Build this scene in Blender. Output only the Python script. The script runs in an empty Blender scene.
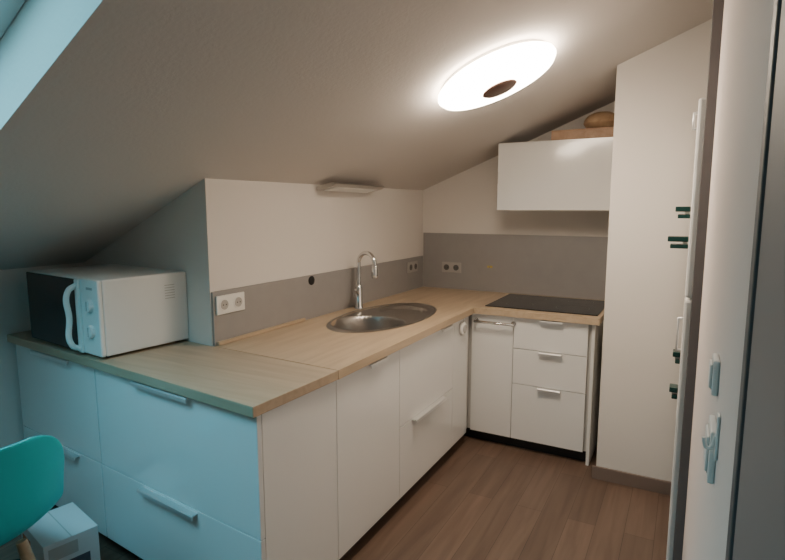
import bpy, bmesh, math
from mathutils import Vector, Matrix
D=bpy.data; C=bpy.context
SL=0.4
def cz(x): return 1.68+SL*x
# ---------------- materials ----------------
def M(name,col,rough=0.5,metal=0.0,emis=None,estr=0,noise=0,nscale=8,bump=0,bscale=60,coat=0,spec=None):
    m=D.materials.new(name); m.use_nodes=True
    nt=m.node_tree; b=nt.nodes['Principled BSDF']
    b.inputs['Base Color'].default_value=(*col,1); b.inputs['Roughness'].default_value=rough
    b.inputs['Metallic'].default_value=metal
    if coat: b.inputs['Coat Weight'].default_value=coat; b.inputs['Coat Roughness'].default_value=0.08
    if spec is not None: b.inputs['Specular IOR Level'].default_value=spec
    if emis: b.inputs['Emission Color'].default_value=(*emis,1); b.inputs['Emission Strength'].default_value=estr
    tc=nt.nodes.new('ShaderNodeTexCoord')
    if noise:
        n=nt.nodes.new('ShaderNodeTexNoise'); n.inputs['Scale'].default_value=nscale; n.inputs['Detail'].default_value=4
        nt.links.new(tc.outputs['Object'],n.inputs['Vector'])
        r=nt.nodes.new('ShaderNodeValToRGB')
        r.color_ramp.elements[0].color=(*[c*(1-noise) for c in col],1)
        r.color_ramp.elements[1].color=(*[min(1,c*(1+noise)) for c in col],1)
        nt.links.new(n.outputs['Fac'],r.inputs['Fac']); nt.links.new(r.outputs['Color'],b.inputs['Base Color'])
    if bump:
        n2=nt.nodes.new('ShaderNodeTexNoise'); n2.inputs['Scale'].default_value=bscale; n2.inputs['Detail'].default_value=3
        nt.links.new(tc.outputs['Object'],n2.inputs['Vector'])
        bp=nt.nodes.new('ShaderNodeBump'); bp.inputs['Strength'].default_value=bump; bp.inputs['Distance'].default_value=0.003
        nt.links.new(n2.outputs['Fac'],bp.inputs['Height']); nt.links.new(bp.outputs['Normal'],b.inputs['Normal'])
    return m
def woodmat(name,c1,c2,scale=(30,1.5,30),rough=0.45,planks=None,dark=(0.05,0.03,0.02)):
    m=D.materials.new(name); m.use_nodes=True; nt=m.node_tree; b=nt.nodes['Principled BSDF']
    b.inputs['Roughness'].default_value=rough
    tc=nt.nodes.new('ShaderNodeTexCoord'); mp=nt.nodes.new('ShaderNodeMapping'); mp.inputs['Scale'].default_value=scale
    nt.links.new(tc.outputs['Object'],mp.inputs['Vector'])
    n=nt.nodes.new('ShaderNodeTexNoise'); n.inputs['Scale'].default_value=1; n.inputs['Detail'].default_value=6; n.inputs['Distortion'].default_value=0.6
    nt.links.new(mp.outputs['Vector'],n.inputs['Vector'])
    r=nt.nodes.new('ShaderNodeValToRGB'); r.color_ramp.elements[0].position=0.3; r.color_ramp.elements[1].position=0.7
    r.color_ramp.elements[0].color=(*c1,1); r.color_ramp.elements[1].color=(*c2,1)
    nt.links.new(n.outputs['Fac'],r.inputs['Fac'])
    out=r.outputs['Color']
    if planks:
        m2=nt.nodes.new('ShaderNodeMapping'); m2.inputs['Rotation'].default_value=(0,0,math.radians(90))
        nt.links.new(tc.outputs['Object'],m2.inputs['Vector'])
        br=nt.nodes.new('ShaderNodeTexBrick'); br.inputs['Scale'].default_value=1
        br.inputs['Brick Width'].default_value=planks[0]; br.inputs['Row Height'].default_value=planks[1]
        br.inputs['Mortar Size'].default_value=0.0012; br.inputs['Mortar Smooth'].default_value=0.1
        br.inputs['Color1'].default_value=(0.78,0.78,0.78,1); br.inputs['Color2'].default_value=(1.1,1.1,1.1,1)
        br.inputs['Mortar'].default_value=(0.4,0.38,0.36,1); br.offset=0.37
        nt.links.new(m2.outputs['Vector'],br.inputs['Vector'])
        mx=nt.nodes.new('ShaderNodeMix'); mx.data_type='RGBA'; mx.blend_type='MULTIPLY'; mx.inputs[0].default_value=1
        nt.links.new(out,mx.inputs[6]); nt.links.new(br.outputs['Color'],mx.inputs[7]); out=mx.outputs[2]
    nt.links.new(out,b.inputs['Base Color'])
    return m
m_wall=M('wall_paint',(0.79,0.75,0.71),0.85,bump=0.15,bscale=120)
m_wall2=M('wall_paint_right',(0.80,0.72,0.69),0.8,bump=0.15,bscale=90)
m_ceil=M('ceiling_paint',(0.67,0.63,0.60),0.9,bump=0.25,bscale=70)
m_splash=M('backsplash_laminate',(0.34,0.33,0.325),0.4,noise=0.06,nscale=14)
m_white=M('white_gloss_front',(0.86,0.86,0.85),0.16,coat=0.3)
m_whitem=M('white_matte',(0.82,0.82,0.80),0.45)
m_carc=M('carcass',(0.55,0.54,0.52),0.6)
m_black=M('black_plinth',(0.015,0.015,0.015),0.5)
m_glass=M('black_glass',(0.008,0.008,0.01),0.06)
m_steel=M('brushed_steel',(0.55,0.53,0.50),0.3,metal=1,noise=0.05,nscale=40)
m_sink=M('sink_steel',(0.42,0.40,0.38),0.33,metal=1)
m_chrome=M('chrome',(0.75,0.75,0.75),0.08,metal=1)
m_alu=M('aluminium_handle',(0.80,0.80,0.80),0.42,metal=0.75)
m_dgrey=M('dark_grey_frame',(0.13,0.125,0.13),0.5)
m_mgrey=M('door_grey',(0.30,0.27,0.27),0.55)
m_plastic=M('white_plastic',(0.88,0.87,0.84),0.35)
m_hole=M('dark_hole',(0.03,0.03,0.03),0.6)
m_greyplate=M('grey_plate',(0.5,0.48,0.46),0.4)
m_dplate=M('socket_plate_grey',(0.46,0.44,0.42),0.4)
m_well=M('socket_well',(0.13,0.125,0.12),0.5)
m_teal=M('teal_plastic',(0.0,0.60,0.62),0.35)
m_beech=woodmat('beech',(0.45,0.29,0.17),(0.58,0.40,0.25))
m_oak=woodmat('oak_worktop',(0.46,0.345,0.23),(0.57,0.445,0.31),scale=(26,2.2,26),rough=0.4)
m_oak2=woodmat('oak_worktop_b',(0.42,0.315,0.215),(0.52,0.40,0.285),scale=(2.2,26,26),rough=0.4)
m_floor=woodmat('laminate_floor',(0.125,0.078,0.055),(0.195,0.13,0.094),scale=(22,1.6,22),rough=0.42,planks=(1.25,0.13))
m_base=M('baseboard_taupe',(0.22,0.165,0.14),0.5)
m_wood=woodmat('tray_wood',(0.34,0.19,0.10),(0.44,0.27,0.16))
m_lamp=M('lamp_glow',(1,0.95,0.88),0.4,emis=(1.0,0.83,0.64),estr=33)
m_cap=M('lamp_cap',(0.16,0.085,0.065),0.35)
m_card=M('carton_white',(0.72,0.72,0.73),0.6,noise=0.03)
m_print=M('carton_print',(0.10,0.11,0.14),0.5)
m_print2=M('carton_print_orange',(0.6,0.2,0.08),0.5)
m_green=M('dark_green',(0.01,0.05,0.045),0.25)
m_yel=M('yellow',(0.6,0.45,0.1),0.4)
m_pane=D.materials.new('window_pane'); m_pane.use_nodes=True
nt=m_pane.node_tree; nt.nodes.clear()
o=nt.nodes.new('ShaderNodeOutputMaterial'); t=nt.nodes.new('ShaderNodeBsdfTransparent'); g=nt.nodes.new('ShaderNodeBsdfGlossy'); g.inputs['Roughness'].default_value=0.05
mx=nt.nodes.new('ShaderNodeMixShader'); mx.inputs[0].default_value=0.05
nt.links.new(t.outputs[0],mx.inputs[1]); nt.links.new(g.outputs[0],mx.inputs[2]); nt.links.new(mx.outputs[0],o.inputs[0])
# ---------------- helpers ----------------
def link(ob,parent=None):
    C.scene.collection.objects.link(ob)
    if parent: ob.parent=parent
    return ob
def empty(name,loc=(0,0,0),rot=(0,0,0)):
    e=D.objects.new(name,None); e.location=loc; e.rotation_euler=rot; e.empty_display_size=0.1
    return link(e)
def mesh(name,verts,faces,mat,parent=None,bevel=0,smooth=False,seg=2):
    me=D.meshes.new(name); me.from_pydata(verts,[],faces)
    bm=bmesh.new(); bm.from_mesh(me); bmesh.ops.recalc_face_normals(bm,faces=bm.faces); bm.to_mesh(me); bm.free()
    me.materials.append(mat)
    if smooth:
        for p in me.polygons: p.use_smooth=True
    ob=link(D.objects.new(name,me),parent)
    if bevel:
        b=ob.modifiers.new('b','BEVEL'); b.width=bevel; b.segments=seg; b.limit_method='ANGLE'
    return ob
def prism(name,pts,z0,z1,mat,parent=None,bevel=0):
    n=len(pts); v=[(x,y,z0) for x,y in pts]+[(x,y,z1) for x,y in pts]
    f=[list(range(n)),list(range(n,2*n))]+[[i,(i+1)%n,n+(i+1)%n,n+i] for i in range(n)]
    return mesh(name,v,f,mat,parent,bevel)
def wallpoly(name,pts,mat):
    n=len(pts); v=[(x,y,0) for x,y in pts]+[(x,y,cz(x)+.005) for x,y in pts]
    f=[list(range(n)),list(range(n,2*n))]+[[i,(i+1)%n,n+(i+1)%n,n+i] for i in range(n)]
    return mesh(name,v,f,mat)
def box(name,x0,x1,y0,y1,z0,z1,mat,parent=None,bevel=0):
    return prism(name,[(x0,y0),(x1,y0),(x1,y1),(x0,y1)],z0,z1,mat,parent,bevel)
def prismy(name,pts,y0,y1,mat,parent=None,bevel=0):
    n=len(pts); v=[(x,y0,z) for x,z in pts]+[(x,y1,z) for x,z in pts]
    f=[list(range(n)),list(range(n,2*n))]+[[i,(i+1)%n,n+(i+1)%n,n+i] for i in range(n)]
    return mesh(name,v,f,mat,parent,bevel)
def lathe(name,prof,mat,parent=None,seg=48,loc=(0,0,0),rot=(0,0,0)):
    v=[];f=[]
    for r,z in prof:
        for i in range(seg):
            a=2*math.pi*i/seg; v.append((max(r,1e-4)*math.cos(a),max(r,1e-4)*math.sin(a),z))
    for j in range(len(prof)-1):
        for i in range(seg):
            f.append([j*seg+i,j*seg+(i+1)%seg,(j+1)*seg+(i+1)%seg,(j+1)*seg+i])
    f.append(list(range(seg))); f.append(list(range((len(prof)-1)*seg,len(prof)*seg)))
    ob=mesh(name,v,f,mat,parent,smooth=False)
    for p in ob.data.polygons: p.use_smooth=len(p.vertices)==4
    try:
        ob.data.set_sharp_from_angle(angle=math.radians(40))
    except Exception: pass
    ob.location=loc; ob.rotation_euler=rot
    return ob
def tube(name,pts,r,mat,parent=None,cyc=False,handle='AUTO'):
    cu=D.curves.new(name,'CURVE'); cu.dimensions='3D'; cu.bevel_depth=r; cu.bevel_resolution=5; cu.resolution_u=16; cu.use_fill_caps=True
    if handle=='POLY':
        s=cu.splines.new('POLY'); s.points.add(len(pts)-1)
        for p,q in zip(s.points,pts): p.co=(*q,1)
    else:
        s=cu.splines.new('BEZIER'); s.bezier_points.add(len(pts)-1)
        for p,q in zip(s.bezier_points,pts): p.co=q; p.handle_left_type=p.handle_right_type='AUTO'
    s.use_cyclic_u=cyc
    cu.materials.append(mat)
    ob=D.objects.new(name,cu); link(ob,parent)
    return ob
def cut(ob,cutter):
    md=ob.modifiers.new('c','BOOLEAN'); md.object=cutter; md.operation='DIFFERENCE'; md.solver='EXACT'
    C.view_layer.update(); dg=C.evaluated_depsgraph_get()
    me=D.meshes.new_from_object(ob.evaluated_get(dg)); ob.modifiers.clear(); ob.data=me
# ---------------- room shell ----------------
box('floor',-1.25,2.75,-6.1,0.2,-0.05,0,m_floor)
YB=0.05; KX=-1.11
WC=(-0.025,-2.15)          # free corner of the sink wall
WL=(KX,-2.05)              # recess wall meets knee wall
def wx(y): return WC[0]*(YB-y)/(YB-WC[1])
wallpoly('wall_left',[(0,YB+.1),(0,YB),WC,WL,(KX-.06,WL[1]),(KX-.06,YB+.1)],m_wall)
prismy('wall_knee',[(KX-.1,0),(KX,0),(KX,cz(KX)+.005),(KX-.1,cz(KX-.1)+.005)],-6.1,WL[1],m_wall)
prismy('wall_back',[(0,0),(1.49,0),(1.49,cz(1.49)+.005),(0,cz(0)+.005)],YB,YB+.1,m_wall)
prismy('wall_pillar',[(1.49,0),(2.75,0),(2.75,cz(2.75)+.005),(1.49,cz(1.49)+.005)],-0.75,YB+.1,m_wall)
prismy('wall_right',[(1.93,0),(2.03,0),(2.03,cz(2.03)+.005),(1.93,cz(1.93)+.005)],-6.1,-1.60,m_wall2)
prismy('wall_niche',[(2.65,0),(2.75,0),(2.75,cz(2.75)+.005),(2.65,cz(2.65)+.005)],-1.70,-0.75,m_wall)
prismy('wall_niche_side',[(2.03,0),(2.65,0),(2.65,cz(2.65)+.005),(2.03,cz(2.03)+.005)],-1.70,-1.60,m_wall)
prismy('wall_rear',[(KX,0),(1.93,0),(1.93,cz(1.93)+.005),(KX,cz(KX)+.005)],-6.1,-6.0,m_wall)
# ceiling with skylight opening
hx0,hx1,hy0,hy1=-0.35,0.90,-4.05,-3.08
KS=-0.10
def ysk(x,y): return y+KS*(x-0.35)
def cp(x,y,d=0): 
    c=1/math.sqrt(1+SL*SL); return (x-SL*c*d,y,cz(x)+c*d)
v=[];f=[]
xs=[-1.3,hx0,hx1,2.8]; ys=[-6.15,hy0,hy1,0.2]
for i,x in enumerate(xs):
    for j,y in enumerate(ys):
        v.append(cp(x,ysk(x,y) if (i in(1,2) and j in (1,2)) else y))
for i in range(3):
    for j in range(3):
        if i==1 and j==1: continue
        f.append([i*4+j,(i+1)*4+j,(i+1)*4+j+1,i*4+j+1])
n0=len(v)
for (x,y) in [(hx0,hy0),(hx1,hy0),(hx1,hy1),(hx0,hy1)]: v.append(cp(x,ysk(x,y),0)); v.append(cp(x,ysk(x,y),0.24))
for k in range(4):
    a=n0+2*k; b=n0+2*((k+1)%4); f.append([a,b,b+1,a+1])
ce=mesh('ceiling',v,f,m_ceil)
th=math.atan(SL); Lx=(hx1-hx0)/math.cos(th); xm=(hx0+hx1)/2
w=empty('window_1',cp(xm,ysk(xm,(hy0+hy1)/2),0.20),(0,-th,0))
W=(hy1-hy0)
fw=0.05
box('frame_low',-Lx/2,-Lx/2+fw,-W/2,W/2,-.02,.05,m_whitem,w,.005)
box('frame_high',Lx/2-fw,Lx/2,-W/2,W/2,-.02,.05,m_whitem,w,.005)
box('frame_side_a',-Lx/2+fw,Lx/2-fw,-W/2,-W/2+fw,-.02,.05,m_whitem,w,.005)
box('frame_side_b',-Lx/2+fw,Lx/2-fw,W/2-fw,W/2,-.02,.05,m_whitem,w,.005)
box('pane',-Lx/2+fw,Lx/2-fw,-W/2+fw,W/2-fw,.012,.018,m_pane,w)
for c_ in w.children:
    for q in c_.data.vertices: q.co.y+=KS*math.cos(th)*q.co.x
box('baseboard_pillar',1.47,2.6,-0.766,-0.751,0,0.075,m_base,bevel=.002)
box('trim_1',1.897,1.975,-1.60,-1.54,0,cz(1.897)-.002,m_dgrey,bevel=.003)
d=empty('door_1')
box('leaf',1.913,1.927,-4.70,-3.46,0.01,2.10,m_mgrey,d,.003)
box('edge_seal',1.911,1.928,-3.46,-3.435,0.01,2.25,m_dgrey,d,.002)
box('casing',1.905,1.927,-4.80,-4.70,0,2.2,m_mgrey,d,.003)
tube('lever',[(1.915,-4.6,1.05),(1.875,-4.6,1.05),(1.87,-4.50,1.05)],.008,m_alu,d)
# backsplash
def sw_(y,dx=0): return (wx(y)+dx,y)
ya,yb=WC[1]+.004,YB-.013
prism('backsplash_left',[sw_(ya,.001),sw_(ya,.012),sw_(yb,.012),sw_(yb,.001)],0.911,1.16,m_splash)
box('backsplash_back',0.013,1.485,YB-.012,YB-.001,0.911,1.345,m_splash)
prism('trim_2',[sw_(ya+.01,.013),sw_(ya+.01,.030),sw_(-1.5,.030),sw_(-1.5,.013)],0.911,0.928,m_oak,bevel=.003)
# ---------------- kitchen base ----------------
FX=0.70; FY=-0.65; CT=0.91; CB=0.872
corner=(FX-.016,-2.65); left=(KX+.002,-2.48)
ang=math.atan2(left[1]-corner[1],corner[0]-left[0])
sinkc=(0.335,-1.16)
def ell(a,b,cx,cy,n=96): return [(cx+a*math.cos(2*math.pi*i/n),cy+b*math.sin(2*math.pi*i/n)) for i in range(n)]
cutter=prism('cutter',ell(.228,.455,*sinkc),0.60,1.2,m_black)
ct=empty('kitchen_countertop')
topA=prism('peninsula_top',[corner,(FX,-2.19),(WC[0]+.012,WC[1]-.004),(WC[0],WC[1]-.004),(KX+.002,WL[1]-.004),left],CB,CT,m_oak2,ct,.0025)
topB=prism('main_top',[(FX,-2.188),(FX,FY),(1.455,FY),(1.455,YB-.013),(0.013,YB-.013),(WC[0]+.013,WC[1])],CB,CT,m_oak,ct)
cut(topB,cutter)
bc=empty('base_cabinet'); bk2=empty('base_cabinet.001')
run=prism('run_carcass',[(FX-.05,-2.21),(FX-.05,YB-.014),(0.014,YB-.014),(0.014,-2.21)],0.08,CB-.001,m_carc,bc)
cut(run,cutter)
D.objects.remove(cutter)
box('back_carcass',FX-.048,1.41,FY+.05,YB-.014,0.08,CB-.001,m_carc,bk2)
pf=empty('drawer_unit',(corner[0],corner[1],0),(0,0,-ang))
R_=Matrix.Rotation(ang,2)
def tol(p):
    q=R_@Vector((p[0]-corner[0],p[1]-corner[1])); return (q.x,q.y)
prism('peninsula_carcass',[tol(p) for p in [(FX-.05,-2.59),(FX-.05,-2.213),(0.0,-2.213),(KX+.005,WL[1]-.11),(KX+.005,-2.425)]],0.08,CB-.001,m_carc,pf)
prism('plinth',[tol(p) for p in [(FX-.09,-2.54),(FX-.09,-2.22),(KX+.005,-2.22),(KX+.005,-2.395)]],0.0,0.08,m_black,pf)
box('plinth_run',.05,FX-.09,-2.20,YB-.05,0,.08,m_black,bc)
box('plinth_back',FX-.088,1.41,FY+.09,YB-.05,0,.08,m_black,bk2)
def handle(name,p0,p1,outdir,parent):
    p0=Vector(p0);p1=Vector(p1);o=Vector(outdir); z=Vector((0,0,1))
    prof=[(0,0),(0.022,0.0),(0.026,-0.004),(0.026,-0.018),(0.022,-0.018),(0.021,-0.006),(0,-0.004)]
    v=[];n=len(prof)
    for q in (p0,p1):
        for a,b in prof: v.append(tuple(q+o*a+z*b))
    f=[list(range(n)),list(range(n,2*n))]+[[i,(i+1)%n,n+(i+1)%n,n+i] for i in range(n)]
    return mesh(name,v,f,m_alu,parent)
fx0,fx1=FX-.048,FX-.028
def front_x(name,y0,y1,z0,z1): return box(name,fx0,fx1,y0+.0015,y1-.0015,z0,z1,m_white,bc,.0015)
front_x('end_panel',-2.598,-2.165,0.08,CB-.004)
front_x('door_a',-2.165,-1.62,0.08,CB-.004)
front_x('drawer_a1',-1.62,-0.93,0.457,CB-.004)
front_x('drawer_a2',-1.62,-0.93,0.08,0.453)
front_x('door_b',-0.93,-0.68,0.08,CB-.004)
handle('handle_door_a',(fx1,-1.93,CB-.008),(fx1,-1.78,CB-.008),(1,0,0),bc)
handle('handle_a2',(fx1,-1.48,0.453),(fx1,-1.08,0.453),(1,0,0),bc)
handle('handle_a1',(fx1,-1.14,CB-.008),(fx1,-1.0,CB-.008),(1,0,0),bc)
gy0,gy1=FY+.028,FY+.048
def front_y(name,x0,x1,z0,z1): return box(name,x0+.0015,x1-.0015,gy0,gy1,z0,z1,m_white,bk2,.0015)
front_y('narrow_door',0.675,0.950,0.08,CB-.004)
front_y('drawer_c1',0.950,1.395,0.672,CB-.004)
front_y('drawer_c2',0.950,1.395,0.445,0.668)
front_y('drawer_c3',0.950,1.395,0.08,0.441)
box('side_panel',1.412,1.430,FY+.035,YB-.02,0.0,CB-.001,m_whitem,bk2)
for i,z in enumerate((CB-.006,0.668,0.441)):
    handle('handle_c%d'%(i+1),(1.115,gy0,z),(1.25,gy0,z),(0,-1,0),bk2)
def front_p(name,x0,x1,z0,z1): return box(name,x0+.0015,x1-.0015,0.028,0.048,z0,z1,m_white,pf,.0015)
for nm,x0,x1,xc in (('r',-1.02,-.014,-.53),('l',-1.785,-1.024,-1.385)):
    front_p('drawer_%s1'%nm,x0,x1,0.429,CB-.004); front_p('drawer_%s2'%nm,x0,x1,0.08,0.425)
    handle('handle_%s1'%nm,(xc-.175,.028,CB-.006),(xc+.175,.028,CB-.006),(0,-1,0),pf)
    handle('handle_%s2'%nm,(xc-.175,.028,0.415),(xc+.175,.028,0.415),(0,-1,0),pf)
# towel rail
tr=empty('towel_rail')
tube('rail',[(0.71,gy0-.001,.825),(0.71,gy0-.045,.825),(0.95,gy0-.045,.825),(0.95,gy0-.001,.825)],.009,m_chrome,tr,handle='POLY')
lathe('mount_a',[(0.016,0),(0.016,.005),(0,.006)],m_chrome,tr,20,(0.71,gy0-.0005,.825),(math.radians(90),0,0))
lathe('mount_b',[(0.016,0),(0.016,.005),(0,.006)],m_chrome,tr,20,(0.95,gy0-.0005,.825),(math.radians(90),0,0))
rh=empty('hanging_timer',(fx1+.003,-0.80,0.80),(0,math.radians(90),0))
lathe('body',[(0.042,0),(0.044,.006),(0.040,.018),(0.0,.022)],m_plastic,rh,32)
lathe('dial',[(0.026,.02),(0.025,.026),(0,.027)],m_greyplate,rh,24)
tube('hook',[(-.035,0,.01),(-.06,0,.012),(-.065,0,0.003)],.003,m_chrome,rh)
# ---------------- sink ----------------
sk=empty('kitchen_sink',(sinkc[0],sinkc[1],CT))
A,B=.248,.485
def ss(e0,e1,t):
    t=min(1,max(0,(t-e0)/(e1-e0))); return t*t*(3-2*t)
def depth(x,y):
    rr=math.sqrt((x/A)**2+(y/B)**2)
    if rr>0.97: z=0.004-0.0035*(rr-.97)/.03
    elif rr>0.93: z=.005
    else: z=-.002
    db=math.hypot(x,y+0.20)
    z-=0.16*(1-ss(.172,.205,db))
    dd=math.hypot((x)/1.05,(y-.225))
    if db>.207: z-=0.018*(1-ss(.12,.15,dd))
    return z
v=[(0,0,depth(0,0))];f=[];NR,NS=100,180
for j in range(1,NR+1):
    for i in range(NS):
        a=2*math.pi*i/NS; r=j/NR; x=A*r*math.cos(a); y=B*r*math.sin(a); v.append((x,y,depth(x,y)))
for i in range(NS): f.append([0,1+i,1+(i+1)%NS])
for j in range(NR-1):
    for i in range(NS):
        p=1+j*NS;q=1+(j+1)*NS; f.append([p+i,q+i,q+(i+1)%NS,p+(i+1)%NS])
mesh('basin',v,f,m_sink,sk,smooth=True)
lathe('drain',[(0.042,0),(0.042,.004),(0.03,.005),(0.028,.001),(0,.001)],m_chrome,sk,32,(0,-.20,-.158))
# faucet
fc=empty('kitchen_faucet',(0.07,-1.03,CT+.001))
lathe('base',[(0.0,0),(0.028,0),(0.028,.008),(0.023,.014),(0.022,.13),(0.019,.14),(0.013,.15),(0.0,.151)],m_chrome,fc,32)
dx,dy=.97,-.24
R=.070
pl=[(0,0,.13),(0,0,.20),(0,0,.27)]
for k in range(1,13):
    a=math.pi*k/12; s=R*(1-math.cos(a)); z=.285+R*math.sin(a); pl.append((dx*s,dy*s,z))
pl.append((dx*2*R,dy*2*R,.26))
tube('neck',pl,.0135,m_chrome,fc)
lathe('spray_head',[(0.0,-.045),(0.017,-.045),(0.020,-.03),(0.018,.03),(0.0135,.035),(0,.035)],m_chrome,fc,24,(dx*2*R,dy*2*R,.25))
tube('lever',[(0.0,-.02,.10),(0.02,-.05,.105),(0.04,-.10,.135)],.008,m_chrome,fc)
lathe('lever_hub',[(0.0,-.03),(0.016,-.03),(0.016,.0),(0,.0)],m_chrome,fc,24,(0,-.018,.10),(math.radians(-90),0,0))
# cooktop
ck=empty('induction_cooktop')
box('glass',0.745,1.435,-.575,-0.02,CT+.0005,CT+.006,m_glass,ck,.002)
ringm=M('hob_print',(0.12,0.12,0.12),0.3)
for i,(x,y,r) in enumerate([(.93,-.42,.085),(1.26,-.40,.10),(.94,-.16,.10),(1.27,-.15,.08)]):
    tube('zone_%d'%i,[(x+r*math.cos(k*math.pi/16),y+r*math.sin(k*math.pi/16),CT+.0058) for k in range(32)],.0008,ringm,ck,True,'POLY')
# ---------------- upper cabinet ----------------
uc=empty('wall_cabinet')
box('body',0.742,1.485,-.30,YB-.001,1.53,1.960,m_whitem,uc,.002)
box('flap_door',0.727,1.485,-.322,-.302,1.525,1.965,m_white,uc,.002)
box('hinge_mark',0.7275,0.731,-.3245,-.322,1.70,1.78,m_greyplate,uc)
box('light_strip',0.80,1.44,-.27,-.23,1.519,1.529,m_plastic,uc,.002)
tb=empty('wooden_box',(1.27,-.17,1.9615))
tw=.205
box('bottom',-tw,tw,-.13,.11,0,.008,m_wood,tb)
for nm,a in (('s1',(-tw,tw,-.13,-.12)),('s2',(-tw,tw,.10,.11)),('s3',(-tw,-tw+.01,-.12,.10)),('s4',(tw-.01,tw,-.12,.10))):
    box(nm,*a,0.008,.058,m_wood,tb,.002)
for k in range(4):
    box('slat_%d'%k,-tw,tw,-.13+.061*k,-.075+.061*k,.0585,.066,m_wood,tb,.001)
bw=empty('bread_basket',(1.35,-.17,2.0285))
lathe('bowl',[(0.0,0),(0.07,0),(0.095,.015),(0.112,.04),(0.108,.062),(0.085,.090),(0.05,.106),(0.0,.112)],m_beech,bw,40)
# ---------------- wall lamp ----------------
wl=empty('under_ceiling_lamp')
prismy('housing',[(0.001,1.640),(0.001,1.662),(.11,1.685),(.135,1.674),(.11,1.660)],-1.36,-.80,m_steel,wl,.002)
prismy('diffuser',[(0.02,1.637),(0.02,1.643),(.10,1.660),(.10,1.654)],-1.31,-.85,m_plastic,wl)
# ---------------- outlets ----------------
def outlet(name,loc,rz,kinds,plate=m_plastic,s=.08,well=m_greyplate):
    e=empty(name,loc,(0,0,rz)); n=len(kinds)
    box('frame',-s/2*n,s/2*n,-.010,-.0003,-s/2,s/2,plate,e,.003)
    for i,k in enumerate(kinds):
        cx=-s/2*n+s*(i+.5)
        if k=='s':
            lathe('socket_%d'%i,[(0.030,.0),(0.030,.003),(0.024,.0035),(0.022,.0005)],plate,e,28,(cx,-.0095,0),(math.radians(90),0,0))
            lathe('well_%d'%i,[(0.0,0),(0.0225,0),(0.0225,.0042),(0,.0042)],well,e,28,(cx,-.0095,0),(math.radians(90),0,0))
            for q in (-.009,.009):
                lathe('pin_%d'%i,[(0.003,0),(0.003,.0050),(0,.0050)],m_hole,e,10,(cx+q,-.0095,0),(math.radians(90),0,0))
        else:
            box('gap_%d'%i,cx-s*.36,cx+s*.36,-.0108,-.0095,-s*.36,s*.36,m_greyplate,e)
            box('rocker_%d'%i,cx-s*.34,cx+s*.34,-.014,-.009,-s*.34,s*.34,plate,e,.002)
    return e
wang=math.atan2(WC[0],YB-WC[1])
outlet('wall_outlet',(wx(-2.045)+.0125,-2.045,1.095),math.radians(90)+wang,['s','s'],s=.088)
outlet('wall_outlet',(wx(-.16)+.0125,-.16,1.09),math.radians(90)+wang,['s','s'],m_dplate,.08,m_well)
outlet('wall_outlet',(0.26,YB-.012,1.08),0,['s','s'],m_dplate,.08,m_well)
hk=empty('wall_hook',(0.57,YB-.0125,1.10))
box('pad',-.02,.02,-.004,0,-.008,.008,m_yel,hk,.001); tube('peg',[(0,-.004,0),(0,-.015,-.005),(0,-.018,.006)],.002,m_chrome,hk)
bk=empty('cable_grommet',(wx(-1.42)+.0125,-1.42,1.13),(0,math.radians(90),wang))
lathe('ring',[(0.0,0),(0.026,0),(0.026,.004),(0.018,.005),(0,.003)],m_black,bk,28)
outlet('light_switch',(1.93,-2.86,1.262),math.radians(-90),['w'],s=.06)
outlet('light_switch',(1.93,-2.92,1.155),math.radians(-90),['w'],s=.085)
th2=empty('key_hook',(1.9295,-2.985,1.20),(0,0,math.radians(-90)))
box('plate',-.010,.010,-.004,0,-.035,.035,m_plastic,th2,.002)
tube('hook',[(0,-.003,.0),(0,-.013,-.02),(0,-.018,-.012),(0,-.019,-.004)],.003,m_plastic,th2)
# ---------------- fridge ----------------
fr=empty('refrigerator')
box('body',1.91,2.5,-1.50,-.79,0.03,1.95,m_whitem,fr,.006)
box('door_lower',1.874,1.908,-1.50,-.79,0.05,1.18,m_white,fr,.01)
box('door_upper',1.874,1.908,-1.50,-.79,1.19,1.95,m_white,fr,.01)
tube('handle_low',[(1.874,-1.46,.97),(1.858,-1.46,.97),(1.858,-1.46,1.10),(1.874,-1.46,1.10)],.006,m_alu,fr,handle='POLY')
tube('handle_up',[(1.874,-1.46,1.90),(1.862,-1.46,1.90),(1.862,-1.46,1.84),(1.874,-1.46,1.84)],.006,m_alu,fr,handle='POLY')
for x in (1.95,2.45):
    for y in (-1.45,-.84): lathe('foot',[(0,0),(0.02,0),(0.02,.032),(0,.032)],m_black,fr,16,(x,y,0))
for nm,y,z,o_ in (('magnetic_clip',-1.36,1.52,.055),('magnetic_clip',-1.40,1.40,.075),('magnetic_clip',-1.42,.93,.028),('magnetic_clip',-1.42,.78,.032)):
    e=empty(nm,(1.8735,y,z))
    box('jaw_top',-o_,0,-.03,.03,.005,.026,m_green,e,.003); box('jaw_bottom',-o_+.01,0,-.03,.03,-.022,-.005,m_green,e,.003)
    box('spring',-.02,-.004,-.01,.01,-.005,.005,m_steel,e)
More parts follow.
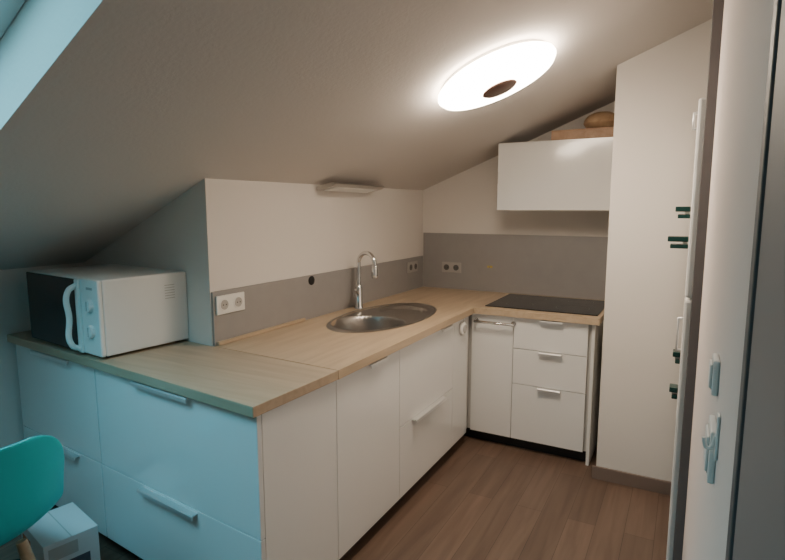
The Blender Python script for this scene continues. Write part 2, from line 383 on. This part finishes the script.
# ---------------- microwave ----------------
mw=empty('microwave_oven',(-0.238,-2.548,CT),(0,0,math.radians(-6.5)))
MW,MD,MH=.64,.415,.335
box('case',-MW,0,0.02,MD,.012,MH,m_whitem,mw,.006)
box('face',-MW,0,0,.02,.012,MH,m_plastic,mw,.006)
box('door_glass',-MW+.002,-.165,-.010,0.0,.014,MH-.004,m_glass,mw,.004)
box('door_edge',-.170,-.138,-.012,0.0,.014,MH-.004,m_plastic,mw,.003)
tube('door_handle',[(-.160,-.008,.03),(-.160,-.040,.05),(-.160,-.044,.17),(-.160,-.040,.285),(-.160,-.008,.305)],.012,m_plastic,mw)
for i,z in enumerate((.225,.115)):
    lathe('knob_%d'%i,[(0.0,0),(0.028,0),(0.026,.014),(0.0,.016)],m_whitem,mw,28,(-.066,-.0,z),(math.radians(90),0,0))
    box('pointer_%d'%i,-.068,-.064,-.018,-.015,z-.02,z+.02,m_greyplate,mw)
box('badge',-.090,-.042,-.0012,0,.292,.302,m_greyplate,mw)
for k in range(6): box('vent_%d'%k,-.0,.0006,.30,.35,.22+.012*k,.223+.012*k,m_greyplate,mw)
for x in (-MW+.04,-.04):
    for y in (.05,MD-.04): lathe('foot',[(0,0.0005),(0.012,0.0005),(0.012,.013),(0,.013)],m_black,mw,12,(x,y,0))
# ---------------- carton box ----------------
cb=empty('cardboard_box',(-.235,-2.775,0),(0,0,math.radians(-12)))
box('carton',-.13,.13,-.095,.095,0,.31,m_card,cb,.002)
box('flap_seam',-.13,.13,-.002,.002,.31,.3108,m_greyplate,cb)
box('print_front',-.09,.06,-.0958,-.095,.07,.20,m_print,cb); box('print_tag',-.11,-.02,-.0959,-.095,.23,.27,m_print2,cb)
box('print_side',.13,.1308,-.07,.06,.10,.22,m_print,cb); box('print_label',.13,.1309,-.08,.02,.24,.29,m_greyplate,cb)
box('print_side_mark',.1308,.1314,-.04,.02,.13,.19,m_print2,cb)
# ---------------- chair ----------------
ch=empty('molded_chair',(-.155,-3.135,0),(0,0,math.radians(180)))
ch.scale=(1.05,1.05,1.05)
prof=[(.235,.425,.16,0),(.20,.445,.205,.01),(.10,.435,.23,.03),(-.02,.428,.24,.045),(-.12,.435,.242,.06),(-.185,.465,.245,.07),(-.225,.53,.245,.07),(-.25,.61,.235,.055),(-.275,.69,.22,.04),(-.295,.755,.19,.028),(-.31,.80,.14,.015),(-.315,.815,.08,.008)]
NU=20; v=[];f=[]
for k,(fx_,z_,hw,cu_) in enumerate(prof):
    tt=k/(len(prof)-1); up=1 if tt<.35 else max(0,1-(tt-.35)/.25)
    for i in range(NU+1):
        s=-1+2*i/NU; c2=abs(s)**2.4
        v.append((fx_+cu_*1.3*c2*(1-up), s*hw, z_+cu_*1.2*c2*up))
for k in range(len(prof)-1):
    for i in range(NU):
        a=k*(NU+1)+i; f.append([a,a+1,a+NU+2,a+NU+1])
sh=mesh('shell',v,f,m_teal,ch,smooth=True)
so=sh.modifiers.new('s','SOLIDIFY'); so.thickness=.008; so.offset=0
sb=sh.modifiers.new('ss','SUBSURF'); sb.levels=2; sb.render_levels=2
for i,(sx,sy) in enumerate([(1,1),(1,-1),(-1,1),(-1,-1)]):
    p0=Vector((sx*.12-.02,sy*.11,.425)); p1=Vector((sx*.20-.02,sy*.17,0.0))
    q=p1-p0; L=q.length
    lg=lathe('leg_%d'%i,[(0.0,0),(.016,0),(.020,L*.3),(.012,L),(0,L)],m_beech,ch,20,p0,q.to_track_quat('Z','Y').to_euler())
tube('brace_a',[(-.15,-.12,.36),(.11,.12,.36)],.005,m_black,ch,handle='POLY')
tube('brace_b',[(-.15,.12,.36),(.11,-.12,.36)],.005,m_black,ch,handle='POLY')
# ---------------- ceiling lamp ----------------
lp=cp(1.095,-1.57,-.001)
la=empty('ceiling_lamp',lp,(0,-th,0))
lathe('base_ring',[(0.0,0),(.235,0),(.24,-.012),(.0,-.014)],m_whitem,la,64)
lathe('dome',[(0.0,-.015),(.245,-.015),(.258,-.024),(.261,-.034),(.25,-.048),(.21,-.060),(.135,-.071),(.06,-.076),(0,-.077)],m_lamp,la,64)
lathe('cap',[(0.0,-.0755),(.074,-.0755),(.077,-.080),(.068,-.086),(.03,-.089),(0,-.090)],m_cap,la,48)
# ---------------- world (overcast sky, brighter overhead) ----------------
wd=D.worlds.new('World'); C.scene.world=wd; wd.use_nodes=True
nt=wd.node_tree; bg=nt.nodes['Background']; bg.inputs['Strength'].default_value=1.0
tc=nt.nodes.new('ShaderNodeTexCoord'); sx=nt.nodes.new('ShaderNodeSeparateXYZ'); cr=nt.nodes.new('ShaderNodeValToRGB')
nt.links.new(tc.outputs['Generated'],sx.inputs[0]); nt.links.new(sx.outputs['Z'],cr.inputs['Fac']); 
mul=nt.nodes.new('ShaderNodeVectorMath'); mul.operation='SCALE'; mul.inputs['Scale'].default_value=11.5
nt.links.new(cr.outputs['Color'],mul.inputs[0]); nt.links.new(mul.outputs[0],bg.inputs['Color'])
e=cr.color_ramp.elements
e[0].position=0.35; e[0].color=(0.045,0.12,0.14,1)
e[1].position=0.75; e[1].color=(0.19,0.60,0.78,1)
pl_=D.lights.new('skylight_portal','AREA'); pl_.shape='RECTANGLE'; pl_.size=Lx+.1; pl_.size_y=W+.15
po=D.objects.new('skylight_portal',pl_); link(po); po.location=cp(xm,ysk(xm,(hy0+hy1)/2),0.30); po.rotation_euler=(0,-th,0)
pl_.cycles.is_portal=True
# ---------------- camera ----------------
cam=D.cameras.new('camera'); co=D.objects.new('camera',cam); link(co)
cam.sensor_width=36; cam.lens=543/785*36; cam.clip_start=0.02
co.location=(1.87,-3.9,1.54)
co.rotation_euler=(math.radians(90-7.55),0,math.radians(28.5))
C.scene.camera=co
